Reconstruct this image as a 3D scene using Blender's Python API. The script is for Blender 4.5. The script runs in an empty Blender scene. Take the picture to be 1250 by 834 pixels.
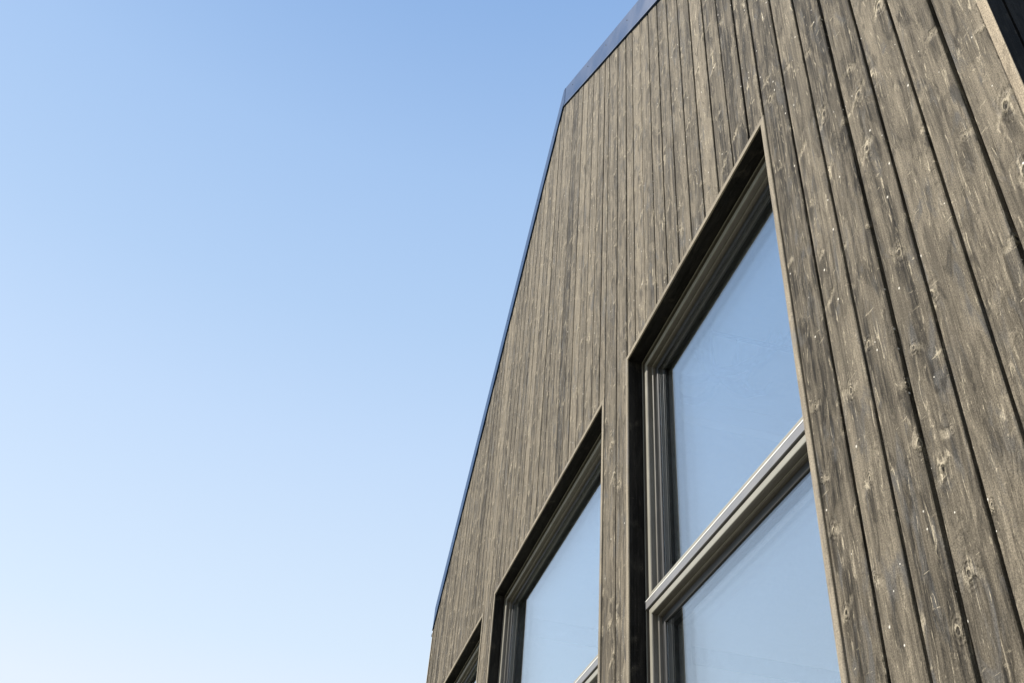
import bpy, math, random
from mathutils import Matrix, Vector
random.seed(7)
C = bpy.context.scene.collection
S = bpy.context.scene

# ------------------------------------------------------------------ helpers
def tag(o, label=None, cat=None, group=None, kind=None):
    if label: o['label'] = label
    if cat: o['category'] = cat
    if group: o['group'] = group
    if kind: o['kind'] = kind
    return o

def empty(name, loc, parent=None):
    o = bpy.data.objects.new(name, None); C.objects.link(o)
    o.location = loc
    if parent: o.parent = parent
    return o

class MB:
    """collects faces with a (across, along) uv in metres and a per-board tint"""
    def __init__(s): s.v=[]; s.f=[]; s.uv=[]; s.t=[]; s.sm=[]
    def face(s, pts, uvs=None, tint=0.0, smooth=False):
        b=len(s.v); s.v += [tuple(p) for p in pts]; s.f.append(tuple(range(b,b+len(pts))))
        s.uv.append(uvs if uvs else [(p[0]+p[1], p[2]) for p in pts]); s.t.append(tint); s.sm.append(smooth)
    def box(s, x0,x1,y0,y1,z0,z1, tint=0.0, along='z', off=(0,0)):
        P=[(x,y,z) for x in (x0,x1) for y in (y0,y1) for z in (z0,z1)]
        q=[(0,1,3,2),(4,6,7,5),(0,4,5,1),(2,3,7,6),(0,2,6,4),(1,5,7,3)]
        for f in q:
            pts=[P[i] for i in f]
            s.face(pts,[s.muv(p,along,off) for p in pts],tint)
    @staticmethod
    def muv(p, along, off=(0,0)):
        x,y,z=p
        if along=='z': return (x+y+off[0], z+off[1])
        if along=='x': return (z+y+off[0], x+off[1])
        return (x+z+off[0], y+off[1])
    def prism(s, poly, axis, a, b, along=None, tint=0.0, off=(0,0)):
        """extrude a closed polygon of 2-D points along an axis from a to b"""
        def P(p,t):
            if axis=='x': return (t,p[0],p[1])       # (y,z)
            if axis=='y': return (p[0],t,p[1])       # (x,z)
            return (p[0],p[1],t)                     # (x,y)
        al=along or axis
        n=len(poly)
        fs=[[P(p,a) for p in poly],[P(p,b) for p in reversed(poly)]]
        for i in range(n):
            j=(i+1)%n
            fs.append([P(poly[i],a),P(poly[i],b),P(poly[j],b),P(poly[j],a)])
        for pts in fs: s.face(pts,[s.muv(p,al,off) for p in pts],tint)
    def ring(s, x0,x1,z0,z1, prof, closed=True, offs=None, tint=0.0, skip=()):
        """sweep a profile of (inset, y) round a rectangle with mitred corners"""
        def rect(i):
            return [(x0+i,z0+i),(x1-i,z0+i),(x1-i,z1-i),(x0+i,z1-i)]
        n=len(prof); offs=offs or [(0,0)]*4
        for k in range(n if closed else n-1):
            (s0,y0),(s1,y1)=prof[k],prof[(k+1)%n]
            A=rect(s0);B=rect(s1)
            acc = k*0.013
            for e in range(4):
                if e in skip: continue
                g=(e+1)%4
                pts=[(A[e][0],y0,A[e][1]),(A[g][0],y0,A[g][1]),(B[g][0],y1,B[g][1]),(B[e][0],y1,B[e][1])]
                al='x' if e in (0,2) else 'z'
                ln=math.hypot(s1-s0,y1-y0)
                o=offs[e]
                uvs=[]
                for q,p in enumerate(pts):
                    u_=o[0]+s0+y0+(0 if q<2 else ln)
                    v_=o[1]+(p[0] if al=='x' else p[2])
                    uvs.append((u_,v_))
                s.face(pts,uvs,tint)
    def tube(s, pts, rads, seg=8, caps=True):
        pts=[Vector(p) for p in pts]; rings=[]
        up=Vector((0,0,1))
        for i,p in enumerate(pts):
            d=(pts[min(i+1,len(pts)-1)]-pts[max(i-1,0)]).normalized()
            a=d.cross(up if abs(d.z)<.9 else Vector((1,0,0))).normalized(); b=d.cross(a)
            rings.append([p+(a*math.cos(t)+b*math.sin(t))*rads[i] for t in [2*math.pi*k/seg for k in range(seg)]])
        for i in range(len(rings)-1):
            for k in range(seg):
                j=(k+1)%seg
                s.face([rings[i][k],rings[i][j],rings[i+1][j],rings[i+1][k]],smooth=True)
        if caps:
            s.face(list(reversed(rings[0]))); s.face(rings[-1])
    def build(s, name, mat, parent=None, weld=True):
        me=bpy.data.meshes.new(name); me.from_pydata(s.v,[],s.f)
        ul=me.uv_layers.new(name='UVMap'); i=0
        for fi,f in enumerate(s.f):
            for k in range(len(f)):
                ul.data[i].uv=s.uv[fi][k]; i+=1
        a=me.attributes.new('tint','FLOAT','FACE')
        a.data.foreach_set('value',s.t)
        import bmesh
        bm=bmesh.new(); bm.from_mesh(me)
        if weld: bmesh.ops.remove_doubles(bm,verts=bm.verts,dist=1e-5)
        bmesh.ops.recalc_face_normals(bm,faces=bm.faces)
        bm.to_mesh(me); bm.free()
        if any(s.sm):
            for p in me.polygons: p.use_smooth = True
        me.materials.append(mat)
        o=bpy.data.objects.new(name,me); C.objects.link(o)
        if parent:
            o.parent=parent
        return o

# ------------------------------------------------------------------ node helpers
class NT:
    def __init__(s,name):
        s.m=bpy.data.materials.new(name); s.m.use_nodes=True
        s.t=s.m.node_tree; s.t.nodes.clear()
        s.out=s.t.nodes.new('ShaderNodeOutputMaterial')
    def n(s,typ,**k):
        nd=s.t.nodes.new(typ)
        for a,b in k.items(): setattr(nd,a,b)
        return nd
    def set(s,sock,val):
        if isinstance(val,bpy.types.NodeSocket): s.t.links.new(val,sock)
        else: sock.default_value=val
    def math(s,op,a,b=0.0,c=0.0,clamp=False):
        nd=s.n('ShaderNodeMath',operation=op,use_clamp=clamp)
        s.set(nd.inputs[0],a); s.set(nd.inputs[1],b); s.set(nd.inputs[2],c)
        return nd.outputs[0]
    def remap(s,v,a,b,c=0.0,d=1.0,smooth=True):
        nd=s.n('ShaderNodeMapRange',interpolation_type='SMOOTHSTEP' if smooth else 'LINEAR')
        for i,x in enumerate((v,a,b,c,d)): s.set(nd.inputs[i],x)
        return nd.outputs[0]
    def noise(s,vec,scale=1.0,detail=2.0,rough=.5,dist=0.0):
        nd=s.n('ShaderNodeTexNoise'); s.set(nd.inputs['Vector'],vec)
        nd.inputs['Scale'].default_value=scale; nd.inputs['Detail'].default_value=detail
        nd.inputs['Roughness'].default_value=rough; nd.inputs['Distortion'].default_value=dist
        return nd.outputs[0]
    def vor(s,vec,scale=1.0,rand=1.0):
        nd=s.n('ShaderNodeTexVoronoi',voronoi_dimensions='2D'); s.set(nd.inputs['Vector'],vec)
        nd.inputs['Scale'].default_value=scale; nd.inputs['Randomness'].default_value=rand
        return nd.outputs['Distance'],nd.outputs['Color'],nd.outputs['Position']
    def mapv(s,vec,sc=(1,1,1),lo=(0,0,0)):
        nd=s.n('ShaderNodeMapping'); s.set(nd.inputs[0],vec)
        nd.inputs['Scale'].default_value=sc; nd.inputs['Location'].default_value=lo
        return nd.outputs[0]
    def mix(s,f,a,b,mode='MIX'):
        nd=s.n('ShaderNodeMix',data_type='RGBA',blend_type=mode)
        s.set(nd.inputs[0],f)
        s.set(nd.inputs[6],a if isinstance(a,bpy.types.NodeSocket) else (*a,1))
        s.set(nd.inputs[7],b if isinstance(b,bpy.types.NodeSocket) else (*b,1))
        return nd.outputs[2]
    def sep(s,v):
        nd=s.n('ShaderNodeSeparateXYZ'); s.set(nd.inputs[0],v); return nd.outputs
    def comb(s,x,y,z=0.0):
        nd=s.n('ShaderNodeCombineXYZ'); s.set(nd.inputs[0],x); s.set(nd.inputs[1],y); s.set(nd.inputs[2],z); return nd.outputs[0]
    def bsdf(s,col,rough=.6,metal=0.0,bump=None,bs=.5,bd=.002,**k):
        b=s.n('ShaderNodeBsdfPrincipled')
        s.set(b.inputs['Base Color'],col if isinstance(col,bpy.types.NodeSocket) else (*col,1))
        s.set(b.inputs['Roughness'],rough); s.set(b.inputs['Metallic'],metal)
        for a,v in k.items(): s.set(b.inputs[a.replace('_',' ')],v)
        if bump is not None:
            bn=s.n('ShaderNodeBump'); bn.inputs['Strength'].default_value=bs; bn.inputs['Distance'].default_value=bd
            s.set(bn.inputs['Height'],bump); s.t.links.new(bn.outputs[0],b.inputs['Normal'])
        s.t.links.new(b.outputs[0],s.out.inputs[0])
        return b

def wood(name, dark, mid, pale, grey, knots=1.0, bumpd=.008, specks=True, rough=.85, spec=.12):
    t=NT(name)
    uv=t.n('ShaderNodeUVMap',uv_map='UVMap').outputs[0]
    att=t.n('ShaderNodeAttribute',attribute_name='tint').outputs['Fac']
    # slow wander of the fibres
    w1=t.noise(t.mapv(uv,(5,.9,1)),1,3,.55)
    # knots: one or two per board and running half metre
    sx=t.sep(uv)
    kv=t.mapv(uv,(7.4,4.9,1))
    wob=t.noise(t.mapv(uv,(70,50,1)),1,3,.6)
    d0,kc,kp=t.vor(kv,1,.95)
    d=t.math('ADD',d0,t.math('MULTIPLY',t.math('SUBTRACT',wob,.5),.075))
    ks=t.sep(kc)
    gate=t.math('GREATER_THAN',ks[0],.42)
    size=t.math('MULTIPLY_ADD',t.math('POWER',ks[1],2.0),.070,.022)
    dn=t.math('DIVIDE',d,size)                       # 1 = rim of the knot
    rv=t.n('ShaderNodeVectorMath',operation='SUBTRACT'); t.set(rv.inputs[0],kv); t.set(rv.inputs[1],kp)
    rs=t.sep(rv.outputs[0])
    ang=t.math('MULTIPLY_ADD',ks[2],1.1,-.55)                  # each knot trails off its own way
    ca_=t.math('COSINE',ang); sa_=t.math('SINE',ang)
    side_=t.math('ADD',t.math('MULTIPLY',rs[0],ca_),t.math('MULTIPLY',rs[1],sa_))
    perp=t.math('SUBTRACT',t.math('MULTIPLY',rs[1],ca_),t.math('MULTIPLY',rs[0],sa_))
    wob2=t.noise(t.mapv(uv,(24,12,1)),1,2,.6)
    perp=t.math('ADD',perp,t.math('MULTIPLY',t.math('SUBTRACT',wob,.5),.13))
    perp=t.math('ADD',perp,t.math('MULTIPLY',t.math('SUBTRACT',wob2,.5),.22))
    cres=t.remap(t.math('DIVIDE',perp,size),-.9,.9)
    core=t.math('MULTIPLY',t.remap(dn,.95,.5),gate)
    rim=t.math('MULTIPLY',t.math('MULTIPLY',t.remap(dn,1.35,1.05),t.remap(dn,.55,.85)),gate)
    rim=t.math('MULTIPLY',rim,t.math('MULTIPLY_ADD',cres,.85,.15))
    eye=t.math('MULTIPLY',t.remap(dn,.45,.2),t.math('MULTIPLY',gate,t.math('GREATER_THAN',ks[2],.62)))
    as_=t.math('ABSOLUTE',t.math('ADD',side_,t.math('MULTIPLY',t.math('SUBTRACT',ks[0],.68),.5)))
    comet=t.math('MULTIPLY',t.remap(t.math('ABSOLUTE',perp),.085,.012),t.remap(as_,t.math('MULTIPLY_ADD',ks[1],.40,.16),.06))
    comet=t.math('MULTIPLY',comet,gate)
    tail=t.math('MULTIPLY',t.remap(t.math('ABSOLUTE',t.math('SUBTRACT',rs[0],-.05)),.16,.02),t.math('MULTIPLY',t.remap(rs[1],.0,-.08),t.remap(rs[1],-.75,-.15)))
    tail=t.math('MULTIPLY',tail,gate)
    halo=t.math('MULTIPLY',t.remap(dn,5.0,.8),gate)
    halo2=t.math('MULTIPLY',halo,halo)
    # growth rings cut lengthwise, bending round each knot
    g=t.math('ADD',t.math('MULTIPLY',sx[0],55),t.math('MULTIPLY',w1,16))
    g=t.math('ADD',g,t.math('MULTIPLY',halo2,5.5))
    ringv=t.math('MULTIPLY_ADD',t.math('SINE',t.math('MULTIPLY',g,2.2)),.5,.5)
    ring2=t.math('MULTIPLY_ADD',t.math('SINE',t.math('MULTIPLY',g,.74)),.5,.5)
    fib=t.noise(t.mapv(uv,(330,9,1)),1,3,.7)
    fib2=t.noise(t.mapv(uv,(120,3,1)),1,3,.6)
    saw=t.noise(t.mapv(uv,(290,210,1)),1,3,.8)
    blot=t.noise(t.mapv(uv,(10,1.6,1),(4,9,0)),1,4,.6,.6)
    blot2=t.noise(t.mapv(uv,(16,4.5,1),(14,2,0)),1,3,.6,1.2)
    # strips of heart and sap wood inside one board
    strip=t.remap(t.noise(t.mapv(uv,(22,.55,1),(2,7,0)),1,1,.4,.3),.38,.62)
    fibc=t.remap(fib2,.34,.66)
    mott=t.remap(t.noise(t.mapv(uv,(13,3.0,1),(1,6,0)),1,4,.62,1.6),.42,.57)
    st2=t.remap(t.noise(t.mapv(uv,(52,.9,1),(6,4,0)),1,3,.6,.2),.37,.63)
    f=t.math('MULTIPLY_ADD',ringv,.12,-.20)
    f=t.math('MULTIPLY_ADD',st2,.29,f)
    f=t.math('MULTIPLY_ADD',ring2,.13,f)
    f=t.math('MULTIPLY_ADD',fibc,.30,f)
    f=t.math('MULTIPLY_ADD',mott,.31,f)
    f=t.math('MULTIPLY_ADD',strip,.15,f)
    f=t.math('MULTIPLY_ADD',blot,.22,f)
    f=t.math('MULTIPLY_ADD',halo,.10,f)
    f=t.math('MULTIPLY_ADD',att,.31,f,clamp=True)
    col=t.mix(f,dark,mid)
    # greyer, bluish weathering in patches
    gm=t.remap(blot2,.52,.72,0,.75)
    col=t.mix(gm,col,grey)
    # pale flecks that trail off the knots, and dark stain pooled on one side of them
    rot=t.n('ShaderNodeMapping'); t.set(rot.inputs[0],uv); rot.inputs['Rotation'].default_value=(0,0,math.radians(24)); rot.inputs['Scale'].default_value=(70,9,1)
    streak=t.noise(rot.outputs[0],1,3,.6,.5)
    col=t.mix(t.math('MULTIPLY',tail,.55*knots),col,dark)
    pm=t.math('MAXIMUM',t.math('MULTIPLY',t.remap(streak,.5,.70),t.remap(halo,.25,.9)),t.math('MULTIPLY',t.math('MULTIPLY',comet,t.math('MULTIPLY_ADD',ks[2],.65,.35)),t.remap(streak,.25,.68)))
    col=t.mix(t.math('MULTIPLY',pm,.62*knots),col,pale)
    tick=t.math('MULTIPLY',t.remap(t.noise(t.mapv(uv,(16,62,1),(9,2,0)),1,3,.6,.9),.655,.74),t.remap(blot2,.36,.56))
    col=t.mix(t.math('MULTIPLY',tick,.6*knots),col,pale)
    dtick=t.remap(t.noise(t.mapv(uv,(30,22,1),(2,8,0)),1,3,.6,1.4),.64,.76)
    col=t.mix(t.math('MULTIPLY',dtick,.5*knots),col,dark)
    lick=t.remap(t.noise(t.mapv(uv,(80,9,1),(8,1,0)),1,4,.7,1.2),.57,.72)
    col=t.mix(t.math('MULTIPLY',lick,.7*knots),col,pale)
    fleck=t.math('MULTIPLY',t.remap(streak,.66,.78),t.remap(blot2,.42,.6))
    col=t.mix(t.math('MULTIPLY',fleck,.6*knots),col,pale)
    pool=t.math('MULTIPLY',t.remap(t.noise(t.mapv(uv,(26,6,1),(3,3,0)),1,3,.6,1.0),.56,.68),.55)
    col=t.mix(pool,col,dark)
    col=t.mix(t.math('MULTIPLY',core,.65*knots),col,tuple(c*.75 for c in dark))
    col=t.mix(t.math('MULTIPLY',rim,.42*knots),col,pale)
    col=t.mix(t.math('MULTIPLY',eye,.9*knots),col,tuple(c*.3 for c in dark))
    # rough sawn stipple
    sp=t.remap(t.math('ADD',t.math('MULTIPLY',saw,.72),t.math('MULTIPLY',fib,.28)),.36,.64,.50,1.55,smooth=False)
    mul=t.n('ShaderNodeVectorMath',operation='SCALE'); t.set(mul.inputs[0],col); t.set(mul.inputs[3],sp); col=mul.outputs[0]
    if specks:
        sd,sc,_=t.vor(t.mapv(uv,(26,22,1),(5,5,0)),1,1)
        ss=t.sep(sc)
        sm=t.math('MULTIPLY',t.remap(sd,t.math('MULTIPLY_ADD',ss[1],.09,.04),.02),t.math('GREATER_THAN',ss[0],.94))
        col=t.mix(t.math('MULTIPLY',sm,.85),col,(.72,.68,.6))
    h=t.math('ADD',t.math('MULTIPLY',saw,.35),t.math('MULTIPLY',fib,.25))
    h=t.math('ADD',h,t.math('MULTIPLY',ringv,.22))
    h=t.math('ADD',h,t.math('MULTIPLY',fib2,.3))
    h=t.math('ADD',h,t.math('MULTIPLY',rim,.35))
    h=t.math('ADD',h,t.math('MULTIPLY',core,-.3))
    h=t.math('ADD',h,t.math('MULTIPLY',streak,.25))
    h=t.math('ADD',h,t.math('MULTIPLY',comet,.5))
    h=t.math('ADD',h,t.math('MULTIPLY',mott,.3))
    t.bsdf(col,rough,0,h,.9,bumpd,Specular_IOR_Level=spec)
    return t.m

def simple(name,col,rough=.6,metal=0.0,nscale=30,var=.15,bd=.0008,**k):
    t=NT(name)
    co=t.n('ShaderNodeTexCoord').outputs['Object']
    n=t.noise(co,nscale,4,.6)
    f=t.remap(n,.3,.7,1-var,1+var,smooth=False)
    mul=t.n('ShaderNodeVectorMath',operation='SCALE'); mul.inputs[0].default_value=col; t.set(mul.inputs[3],f)
    r=t.remap(n,.3,.7,max(.02,rough-.07),min(1,rough+.07),smooth=False)
    t.bsdf(mul.outputs[0],r,metal,n,.3,bd,**k)
    return t.m

M={}
M['wood']=wood('weathered_wood',(.0150,.0130,.0102),(.157,.1345,.101),(.42,.365,.27),(.076,.074,.071))
M['trimwood']=wood('trim_wood',(.11,.096,.075),(.22,.19,.145),(.30,.26,.19),(.15,.14,.13),knots=.25,bumpd=.0015,specks=False)
M['darkwood']=wood('dark_shaded_wood',(.003,.0028,.0026),(.019,.0175,.016),(.16,.14,.11),(.010,.010,.011),knots=.25,bumpd=.0015,specks=False,rough=.75,spec=.08)  # dark stain, deepened with the shade on reveals and side wall
M['backing']=simple('dark_backing',(.004,.0035,.003),.95)
M['flash']=simple('blue_grey_sheet_metal',(.010,.034,.095),.38,0,3,.05,.00001,Specular_IOR_Level=.16)
M['gutter']=simple('black_coated_metal',(.012,.012,.014),.4)
M['frame']=simple('window_frame_paint',(.095,.085,.070),.38,.1,14,.06,.0003)
M['bead']=simple('dark_glazing_bead',(.018,.018,.018),.35)
M['palewood']=wood('fresh_edge_wood',(.12,.10,.073),(.27,.225,.165),(.34,.29,.21),(.20,.18,.15),knots=.3,bumpd=.0015,specks=False)
M['nose']=simple('lit_nose',(.21,.20,.165),.4,0,14,.06,.0003)  # frame's front faces, the light on them painted in as a paler tone
M['edge']=simple('edge_highlight_paint',(.75,.74,.70),.4,0,14,.06,.0003)  # sun highlight of the transom's upper edge, painted as colour
M['sashedge']=simple('transom_paint',(.17,.168,.172),.42,.2,14,.06,.0003)
M['gasket']=simple('rubber_gasket',(.012,.012,.012),.6)
M['spacer']=simple('spacer_bar',(.01,.01,.011),.6)
M['plaster']=simple('white_plaster',(.85,.85,.83),.8)
M['ceiling']=simple('ceiling_boards',(.6,.59,.57),.7)
M['whitebeam']=simple('white_painted_beam',(.92,.92,.9),.55)
M['floor']=simple('wood_floor',(.6,.54,.44),.5)
M['roof']=simple('roof_sheet_metal',(.03,.033,.04),.4,.5)
M['bone']=simple('antler_bone',(.03,.024,.018),.55,0,60,.3)
M['iron']=simple('black_iron',(.02,.02,.02),.5,.6)

def glass():
    t=NT('window_glass')
    lw=t.n('ShaderNodeLayerWeight'); lw.inputs['Blend'].default_value=.5
    fr=t.math('MULTIPLY_ADD',t.math('POWER',lw.outputs['Facing'],5.0),.80,.20)
    tr=t.n('ShaderNodeBsdfTransparent'); tr.inputs[0].default_value=(.985,.992,.995,1)
    gl=t.n('ShaderNodeBsdfGlossy'); gl.inputs['Roughness'].default_value=0.0
    gl.inputs['Color'].default_value=(.925,.97,1,1)
    mx=t.n('ShaderNodeMixShader')
    t.t.links.new(fr,mx.inputs[0]); t.t.links.new(tr.outputs[0],mx.inputs[1]); t.t.links.new(gl.outputs[0],mx.inputs[2])
    t.t.links.new(mx.outputs[0],t.out.inputs[0])
    return t.m
M['glass']=glass()

def grass():
    t=NT('meadow_ground')
    co=t.n('ShaderNodeTexCoord').outputs['Object']
    a=t.noise(co,.35,6,.6); b=t.noise(co,18,4,.7)
    col=t.mix(t.remap(a,.35,.65),(.05,.07,.025),(.12,.10,.055))
    mul=t.n('ShaderNodeVectorMath',operation='SCALE'); t.set(mul.inputs[0],col); t.set(mul.inputs[3],t.remap(b,.3,.7,.6,1.4))
    t.bsdf(mul.outputs[0],.9,0,b,.6,.03)
    return t.m
M['grass']=grass()
M['gravel']=simple('gravel',(.11,.105,.095),.9,0,90,.45,.01)

# ------------------------------------------------------------------ dimensions (metres)
EYE=1.6; DIST=1.2
PKX,PKZ=-4.961,8.453
SL,SR=.765,.822
XL,XR=-8.972,-.938            # outer corners of the gable
LEN=11.0
def zs(x,off=0.0):            # underside of the verge flashing above x
    return PKZ+off-(SL*(PKX-x) if x<PKX else SR*(x-PKX))
# windows: inner edges of the timber lining
WIN=[(-3.367,-1.946),(-6.060,-3.745),(-7.910,-6.440)]
HEAD=4.470; SILL=.45; TRZ=3.225; LT=.026
HOLES=[(a-LT,b+LT,SILL-LT,HEAD+LT) for a,b in WIN]

house=empty('timber_house',(PKX,0,0))
tag(house,'dark weathered timber clad gable house with three tall windows','house')
INV=Matrix.Translation((-PKX,0,0))
def H(o):                     # keep world coordinates under the moved empty
    o.matrix_parent_inverse=INV; return o
def part(mb,name,mat,parent=house,**k):
    o=mb.build(name,mat,parent,**k)
    if parent is house: H(o)
    return o

# ------------------------------------------------------------------ gable cladding
def spans(xm,z0,ztop):
    out=[(z0,ztop)]
    for a,b,c,d in HOLES:
        if a<xm<b:
            nw=[]
            for (p,q) in out:
                if d<=p or c>=q: nw.append((p,q)); continue
                if c>p: nw.append((p,c))
                if d<q: nw.append((d,q))
            out=nw
    return out

PITCH=.1362; GAP=.0132; TH=.021
def gable_sheet(mb,xs,y0,y1,z0,off,off_uv=(0,0)):
    for a,b in zip(xs[:-1],xs[1:]):
        if b-a<1e-4: continue
        for p,q in spans((a+b)/2,z0,1e9):
            if q>1e8: poly=[(a,p),(b,p),(b,zs(b,off)),(a,zs(a,off))]
            else: poly=[(a,p),(b,p),(b,q),(a,q)]
            mb.prism(poly,'y',y0,y1,along='z',off=off_uv)

clad=MB()
k=0
x=-.956
brk=sorted([PKX]+[h[0] for h in HOLES]+[h[1] for h in HOLES])
def snap(sm, g):
    """right edge of the board on the left, left edge of the board on the right of a seam"""
    for a_,b_,_,_ in HOLES:
        if abs(sm-b_)<.045: return b_+.002-g, b_+.002
        if abs(sm-a_)<.045: return a_-.002, a_-.002+g
    return sm-g/2, sm+g/2
seam_prev=None
while True:
    s1=x-PITCH*k; s0=x-PITCH*(k+1)
    if s0<XL+.02: s0=XL+.020
    if s1<=s0+.02: break
    g=GAP*random.uniform(.86,1.16)
    sn=snap(s0,g); a=sn[1]; b=seam_prev if seam_prev is not None else -.9695; seam_prev=sn[0]
    ofs=(random.uniform(0,9),random.uniform(0,60))
    tint=random.gauss(0,.5); tint=max(-1,min(1,tint))
    dy=random.uniform(-.0005,.0005); tilt=random.uniform(-.0009,.0009); cup=random.uniform(-.0018,.0012)
    cuts=[a]+[c for c in brk if a+.004<c<b-.004]+[b]
    for i in range(len(cuts)-1):
        ca,cb=cuts[i],cuts[i+1]
        cm=(ca+cb)/2
        if any(h[0]<cm<h[1] for h in HOLES) is False and cb-ca<.006: continue
        # front profile: bevelled arrises where the board really ends
        n=4; pr=[]
        for q in range(n+1):
            xx=ca+(cb-ca)*q/n
            tt=(xx-a)/(b-a)*2-1
            pr.append((xx,dy+tilt*tt+cup*(1-tt*tt)))
        bev=.0022
        L=[(ca,TH)]; 
        if i==0: L.append((ca,pr[0][1]+bev)); L.append((ca+bev,pr[0][1]))
        else: L.append(pr[0])
        L+=pr[1:-1]
        if i==len(cuts)-2: L.append((cb-bev,pr[-1][1])); L.append((cb,pr[-1][1]+bev))
        else: L.append(pr[-1])
        L.append((cb,TH))
        for p,q in spans(cm,.16,1e9):
            top=[(zs(xx,-.004) if q>1e8 else q-.003) for xx,_ in L]
            bot=p+(.003 if p>.2 else 0)
            for j in range(len(L)-1):
                (x0,y0),(x1,y1)=L[j],L[j+1]
                du=ofs[0]; dv=ofs[1]
                sd=abs(x1-x0)<1e-6
                u0=x0+du+(y0 if sd else 0); u1=x1+du+(y1 if sd else 0)
                clad.face([(x0,y0,bot),(x1,y1,bot),(x1,y1,top[j+1]),(x0,y0,top[j])],
                          [(u0,bot+dv),(u1,bot+dv),(u1,top[j+1]+dv),(u0,top[j]+dv)],tint)
            clad.face([(xx,yy,bot) for xx,yy in L][::-1],[(xx+ofs[0],bot+ofs[1]+yy) for xx,yy in L][::-1],tint)
            clad.face([(xx,yy,tz) for (xx,yy),tz in zip(L,top)],[(xx+ofs[0],tz+ofs[1]+yy) for (xx,yy),tz in zip(L,top)],tint)
    k+=1
o=part(clad,'gable_cladding',M['wood'],weld=False)
o['label']='grey brown weathered vertical boards on the sunlit gable'

# solid wall behind the boards
xs=sorted([XL+.03,PKX,XR-.03]+[h[0] for h in HOLES]+[h[1] for h in HOLES])
mb=MB(); gable_sheet(mb,xs,.0215,.05,.16,-.02); part(mb,'wall_membrane',M['backing'])
mb=MB(); gable_sheet(mb,xs,.052,.26,.16,-.03); part(mb,'gable_wall',M['plaster'])

# side walls with vertical boards
def side(xo,sgn,name,mat):
    mb=MB(); ztop=zs(xo)-.004
    y=-.004; kk=0
    while y<LEN:
        w=(.052 if kk==0 else PITCH)-GAP*.6; kk+=1
        x0,x1=(xo-TH-.005,xo) if sgn>0 else (xo,xo+TH+.005)
        mb.box(x0,x1,y,min(y+w,LEN),.16,ztop,tint=random.uniform(-1,1),along='z',off=(random.uniform(0,9),random.uniform(0,60)))
        y+=w+GAP*.6
    o=part(mb,name,mat,weld=False)
    return o
o=side(XR,1,'side_cladding',M['darkwood']); o['label']='dark side wall boards at right corner, shade in their colour'
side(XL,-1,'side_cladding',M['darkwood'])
# corner boards: narrow pale edges facing front
for xo,sg in ((XR,-1),(XL,1)):
    mb=MB(); xa=xo+sg*.0255
    mb.box(min(xo,xa)-(0 if sg<0 else .0005),max(xo,xa)+(.0005 if sg<0 else 0),-.0062,-.0044,.16,zs(xo)-.01,tint=.9,off=(3.1*sg,7.7))
    part(mb,'corner_board',M['palewood'])
mb=MB()
mb.box(XR-.29,XR-.028,.262,LEN-.3,.16,zs(XR)-.03); part(mb,'side_wall',M['plaster'])
mb=MB()
mb.box(XL+.028,XL+.29,.262,LEN-.3,.16,zs(XL)-.03); part(mb,'side_wall',M['plaster'])
mb=MB()
mb.prism([(XL,.16),(XR,.16),(XR,zs(XR)),(PKX,PKZ),(XL,zs(XL))],'y',LEN-.298,LEN); part(mb,'back_wall',M['plaster'])
mb=MB(); mb.box(XL+.01,XR-.01,.02,LEN-.01,-.05,.158); part(mb,'plinth',M['gravel'])
mb=MB(); mb.box(XL+.3,XR-.3,.262,LEN-.3,.1605,.2); part(mb,'floor',M['floor'])

# ------------------------------------------------------------------ roof
RT=.186
nL=math.hypot(1,SL); nR=math.hypot(1,SR)
vL=RT*nL; vR=RT*nR; vt=(vL+vR)/2
def roofpoly(o0,o1,ext=0.0):
    return [(XL-ext,zs(XL-ext,o0)),(PKX,PKZ+o0),(XR+ext,zs(XR+ext,o0)),(XR+ext,zs(XR+ext,o1)),(PKX,PKZ+o1),(XL-ext,zs(XL-ext,o1))]
def roof_slab(mb,o0,o1,y0,y1,ext=0.0):
    for s in (0,1):
        xe=XL-ext if s==0 else XR+ext
        mb.prism([(xe,zs(xe,o0)),(PKX,PKZ+o0),(PKX,PKZ+o1),(xe,zs(xe,o1))],'y',y0,y1,along='y')
mb=MB(); roof_slab(mb,.002,vt-.012,.012,LEN,-.004)
rf=part(mb,'roof',M['roof'])
mb=MB()
for i in range(1,24):
    y=i*.46
    for s in (0,1):
        xe=XL-.01 if s==0 else XR+.01
        mb.prism([(xe,zs(xe,vt-.011)),(PKX,PKZ+vt-.011),(PKX,PKZ+vt+.02),(xe,zs(xe,vt+.02))],'y',y,y+.012)
mb.build('standing_seam',M['roof'],rf)
mb=MB(); 
roof_slab(mb,-.075,-.031,.262,LEN-.3,-.3); part(mb,'ceiling',M['ceiling'])
# verge flashing: face, little drip lip and top return, one per slope
def verge(s):
    mb=MB()
    xe=XL-.012 if s==0 else XR+.012
    prof=[(.000,.004),(-.003,-.0115),(-.002,-.0135),(.010,-.010),(vt-.004,-.010),(vt,-.006),(vt,.06),(vt-.006,.06),(vt-.006,-.004),(.010,-.004)]
    # (vertical offset above slope line, y)
    A=[(xe,y,zs(xe,o)) for o,y in prof]; B=[(PKX,y,PKZ+o) for o,y in prof]
    n=len(prof)
    for i in range(n):
        j=(i+1)%n
        mb.face([A[i],A[j],B[j],B[i]])
    mb.face(A); mb.face(B[::-1])
    o=part(mb,'verge_flashing',M['flash']); 
    return o
for s in (0,1):
    fl=verge(s)
    for q in range(1,9):
        r=MB()
        t=q/9.0*5.2-.2
        xx=PKX-t*.77 if s==0 else PKX+t*.77
        for oo in (.16,):
            zc=zs(xx,oo)
            r.tube([(xx,-.0095,zc),(xx,-.0135,zc)],[.004,.0035],8)
        r.build('rivet',M['gutter'],fl)
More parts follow.
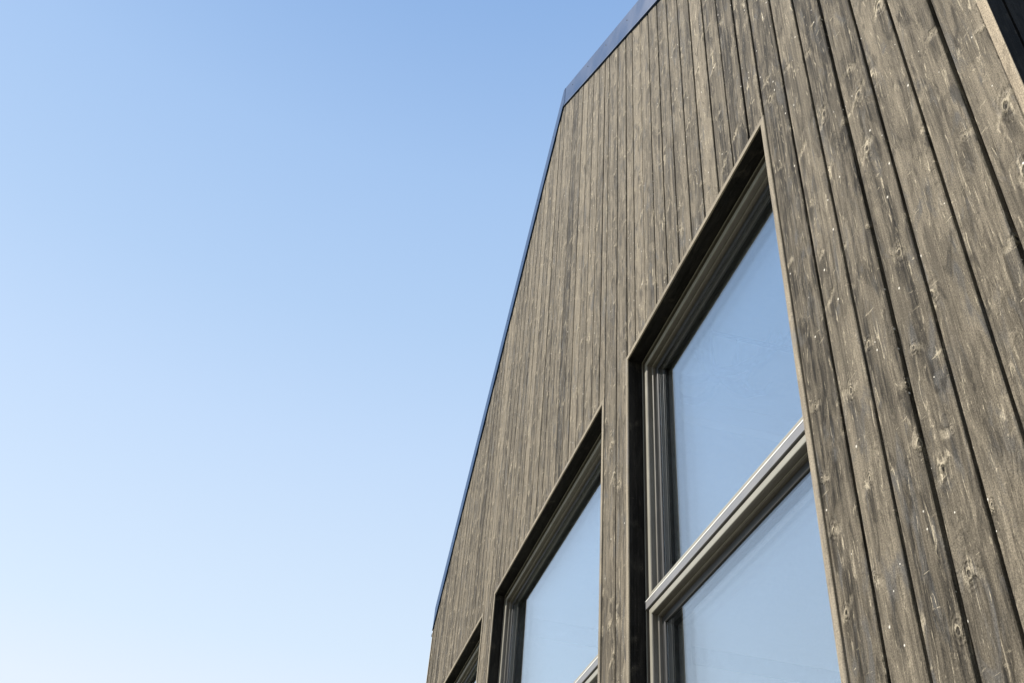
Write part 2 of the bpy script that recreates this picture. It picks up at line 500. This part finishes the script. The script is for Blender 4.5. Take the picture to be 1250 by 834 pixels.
# joint strip at the peak
mb=MB(); mb.box(PKX-.004,PKX+.05,-.0125,-.0102,PKZ+.0,PKZ+vt-.045); part(mb,'ridge_joint_plate',M['flash'])
# gutters
for xe,s in ((XL,-1),(XR,1)):
    mb=MB(); zc=zs(xe)-.035; xc=xe+s*.028
    P=[(xc+.03*math.cos(a),zc+.03*math.sin(a)) for a in [math.pi+math.pi*i/10 for i in range(11)]]
    P+= [(xc+.027*math.cos(a),zc+.027*math.sin(a)) for a in [2*math.pi-math.pi*i/10 for i in range(11)]]
    mb.prism(P,'y',-.004,LEN)
    mb.prism([(xc+.03*math.cos(a),zc+.03*math.sin(a)) for a in [math.pi+math.pi*i/10 for i in range(11)]],'y',-.008,-.0045)
    part(mb,'gutter',M['gutter'])

# ------------------------------------------------------------------ windows
# outer frame and sash profiles: (inset from the lining, depth behind the board face)
OP=[(-.001,.172),(-.001,.068),(0,.0665),(.0015,.0655),(.0065,.0655),(.008,.0665),(.008,.085),(.0295,.085),(.0295,.172)]
SP=[(0,.172),(0,.072),(.001,.069),(.004,.067),(.027,.0665),(.030,.0675),(.0320,.070),(.033,.0893),(.034,.0898),(.0405,.0898),(.0425,.0915),(.0448,.1015),(.0450,.172)]
def window(i,x0,x1):
    root=empty('window',(0,0,0),house); H(root)
    if i==1: root['label']='widest of the windows with clear upper pane'
    # timber lining, its pale front edge standing proud of the boards
    mb=MB()
    mb.ring(x0-LT,x1+LT,SILL-LT,HEAD+LT,[(0,.05),(0,-.004),(.002,-.006),(LT-.002,-.006),(LT,-.004),(LT,.0)],closed=False,
            offs=[(i*1.7+e*.9,e*3.3+i) for e in range(4)],tint=.5)
    mb.build('window_casing',M['trimwood'],root)
    mb=MB()
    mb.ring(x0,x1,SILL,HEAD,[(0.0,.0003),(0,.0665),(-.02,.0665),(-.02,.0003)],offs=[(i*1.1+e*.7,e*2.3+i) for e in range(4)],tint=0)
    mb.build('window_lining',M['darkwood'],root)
    mb=MB(); mb.ring(x0,x1,SILL,HEAD,OP); wf=mb.build('window_frame',M['frame'],root)
    g=MB(); g.ring(x0,x1,SILL,HEAD,[(.0008,.0654),(.0015,.0648),(.0065,.0648),(.0074,.0654)]); g.build('lit_strip',M['nose'],wf)
    X0,X1=x0+.03,x1-.03
    for (za,zb) in ((SILL+.03,TRZ+.007),(TRZ+.037,HEAD-.03)):
        mb=MB(); mb.ring(X0,X1,za,zb,SP); fr=mb.build('sash',M['frame'],root)
        g=MB()
        g.ring(X0,X1,za,zb,[(.0035,.0672),(.006,.0658),(.024,.0652),(.0285,.0658),(.0295,.0672)])
        g.ring(X0,X1,za,zb,[(.0345,.0896),(.0348,.0890),(.0375,.0890),(.0378,.0896)])
        g.build('lit_strip',M['nose'],fr)  # paler strips stand in for light on the sash fronts
        g=MB(); g.ring(X0,X1,za,zb,[(.0700,.1000),(.0745,.1015),(.0765,.1040),(.0765,.1065),(.0700,.1065)]); g.build('gasket',M['gasket'],fr)
        g=MB(); g.ring(X0,X1,za,zb,[(.0708,.1113),(.083,.1113),(.083,.1285),(.0708,.1285)])
        g.ring(X0,X1,za,zb,[(.0708,.1333),(.083,.1333),(.083,.1505),(.0708,.1505)]); g.build('spacer',M['spacer'],fr)
        g=MB(); g.ring(X0,X1,za,zb,[(.0708,.1554),(.083,.1554),(.086,.172),(.0708,.172)]); g.build('inner_frame',M['whitebeam'],fr)
        e=.0709
        g=MB(); g.ring(X0,X1,za,zb,[(.0451,.1040),(.0460,.1022),(.0675,.1026),(.0705,.1045),(.0705,.172),(.0451,.172)]); g.build('glazing_bead',M['bead'],fr)
        for ya in (.107,.129,.151):
            p=MB(); p.box(X0+e,X1-e,ya,ya+.004,za+e,zb-e); p.build('pane',M['glass'],fr)
    mb=MB()
    mb.prism([(.170,TRZ+.0145),(.074,TRZ+.0145),(.074,TRZ+.0095),(.0615,TRZ+.0095),(.060,TRZ+.011),(.060,TRZ+.041),(.0612,TRZ+.045),(.064,TRZ+.0465),(.074,TRZ+.0485),(.074,TRZ+.0365),(.170,TRZ+.0365)],'x',x0+.0085,x1-.0085)
    tr=mb.build('transom',M['sashedge'],root)
    mb=MB()
    mb.prism([(.0590,TRZ+.0415),(.0600,TRZ+.0415),(.0614,TRZ+.0455),(.0610,TRZ+.0462),(.0595,TRZ+.0450)],'x',x0+.009,x1-.009)
    mb.build('edge_highlight',M['edge'],tr)  # white strip painting the sun's glint along the transom
for i,(a,b) in enumerate(WIN): window(i,a,b)

# ------------------------------------------------------------------ inside the house
mb=MB()
bx=-6.36; bz=6.72
mb.box(bx-.10,bx,.262,LEN-.31,bz-.17,bz+.02); pur=part(mb,'purlin',M['whitebeam'])
mb=MB(); xx=-6.20; mb.box(xx,xx+.035,.262,LEN-.31,zs(xx)-.115,zs(xx)-.088); part(mb,'ceiling_batten',M['iron'])
mb=MB(); mb.box(PKX-.06,PKX+.06,.262,LEN-.31,PKZ-.36,PKZ-.13); part(mb,'ridge_beam',M['whitebeam'])
chx,chy,chz=-4.961,1.2,5.95
ch=empty('antler_chandelier',(chx,chy,chz)); tag(ch,'antler chandelier hanging inside behind the right hand window','chandelier')
mb=MB(); mb.tube([(0,0,-.12),(0,0,2.15)],[.008,.008],8); mb.tube([(0,0,-.16),(0,0,-.02)],[.03,.04],12); mb.build('stem',M['iron'],ch)
for q in range(5):
    mb=MB(); a=q*2*math.pi/5+.35
    def P(r,t,z): return (r*math.cos(a+t),r*math.sin(a+t),z)
    main=[P(.03,0,-.08),P(.16,.15,-.13),P(.30,.30,-.11),P(.42,.42,-.02),P(.48,.55,.11),P(.47,.66,.24)]
    mb.tube(main,[.030,.034,.032,.028,.020,.006],8)
    mb.tube([P(.16,.15,-.13),P(.24,-.05,-.06),P(.29,-.14,.05)],[.026,.018,.004],7)
    mb.tube([P(.31,.31,-.11),P(.42,.18,-.06),P(.50,.14,.04)],[.026,.018,.004],7)
    mb.tube([P(.44,.45,.0),P(.55,.40,.05),P(.62,.40,.14)],[.022,.014,.004],7)
    mb.build('antler',M['bone'],ch)

# ------------------------------------------------------------------ ground
mb=MB()
N=3000.0
mb.face([(-N,-N,0),(N,-N,0),(N,N,0),(-N,N,0)])
tag(mb.build('ground',M['grass']),kind='structure')
mb=MB(); mb.face([(XL-1.5,-3.2,.004),(XR+1.8,-3.2,.004),(XR+1.8,LEN+1,.004),(XL-1.5,LEN+1,.004)])
tag(mb.build('gravel_path',M['gravel']),kind='structure')

# ------------------------------------------------------------------ light
AZ=math.radians(14)      # sun swings left of the gable's outward normal
EL=math.radians(50)
sd=Vector((-math.sin(AZ)*math.cos(EL),-math.cos(AZ)*math.cos(EL),math.sin(EL)))
L=bpy.data.lights.new('sun','SUN'); L.energy=4.7; L.angle=math.radians(.53); L.color=(1,.94,.85)
lo=bpy.data.objects.new('sun',L); C.objects.link(lo); lo.rotation_euler=sd.to_track_quat('Z','Y').to_euler(); lo.location=sd*50
W=bpy.data.worlds.new('World'); S.world=W; W.use_nodes=True
nt=W.node_tree; bg=nt.nodes['Background']
sky=nt.nodes.new('ShaderNodeTexSky'); sky.sky_type='NISHITA'; sky.sun_disc=False
sky.sun_elevation=EL; sky.sun_rotation=math.atan2(sd.x,sd.y)
sky.air_density=1.3; sky.dust_density=.3; sky.ozone_density=3.0; sky.altitude=0
hs=nt.nodes.new('ShaderNodeHueSaturation'); hs.inputs['Saturation'].default_value=.86
tn=nt.nodes.new('ShaderNodeMix'); tn.data_type='RGBA'; tn.blend_type='MULTIPLY'; tn.inputs[0].default_value=1; tn.inputs[7].default_value=(1.0,.91,.97,1)
nt.links.new(sky.outputs[0],hs.inputs['Color']); nt.links.new(hs.outputs[0],tn.inputs[6])
# thin spring haze: the blue pales towards the horizon
tc=nt.nodes.new('ShaderNodeTexCoord'); sx_=nt.nodes.new('ShaderNodeSeparateXYZ'); nt.links.new(tc.outputs['Generated'],sx_.inputs[0])
rp=nt.nodes.new('ShaderNodeValToRGB'); nt.links.new(sx_.outputs[2],rp.inputs[0]); cr=rp.color_ramp
stops=[(0,(.97,.97,.97)),(.29,(.79,.875,.98)),(.355,(.70,.835,.97)),(.53,(.56,.725,.95)),(.64,(.455,.64,.90)),(.75,(.375,.565,.86)),(.86,(.26,.445,.77)),(1,(.17,.34,.68))]
while len(cr.elements)<len(stops): cr.elements.new(.5)
for e_,(p_,c_) in zip(cr.elements,stops): e_.position=p_; e_.color=(*c_,1)
sc=nt.nodes.new('ShaderNodeVectorMath'); sc.operation='SCALE'; sc.inputs[3].default_value=2.95; nt.links.new(rp.outputs[0],sc.inputs[0])
mh=nt.nodes.new('ShaderNodeMix'); mh.data_type='RGBA'; mh.inputs[0].default_value=.93
nt.links.new(tn.outputs[2],mh.inputs[6]); nt.links.new(sc.outputs[0],mh.inputs[7]); nt.links.new(mh.outputs[2],bg.inputs[0])
bg.inputs[1].default_value=.15

# ------------------------------------------------------------------ camera
right=Vector((0.244194,0.605386,0.757547)); up=Vector((0.072428,0.767628,-0.636790)); nn=Vector((-0.967018,0.210368,0.143603))
cam=bpy.data.cameras.new('camera'); cam.sensor_width=36; cam.lens=34.153; cam.clip_start=.05; cam.clip_end=10000
co=bpy.data.objects.new('camera',cam); C.objects.link(co)
R=Matrix(((right[0],right[1],right[2]),(-nn[0],-nn[1],-nn[2]),(up[0],up[1],up[2]))).to_4x4()
co.matrix_world=Matrix.Translation((0,-DIST,EYE))@R
S.camera=co
S.view_settings.view_transform='Standard'; S.view_settings.look='None'; S.view_settings.gamma=1
S.view_settings.use_curve_mapping=False
S.view_settings.exposure=1.15
S.cycles.max_bounces=12; S.cycles.transparent_max_bounces=24; S.cycles.glossy_bounces=8
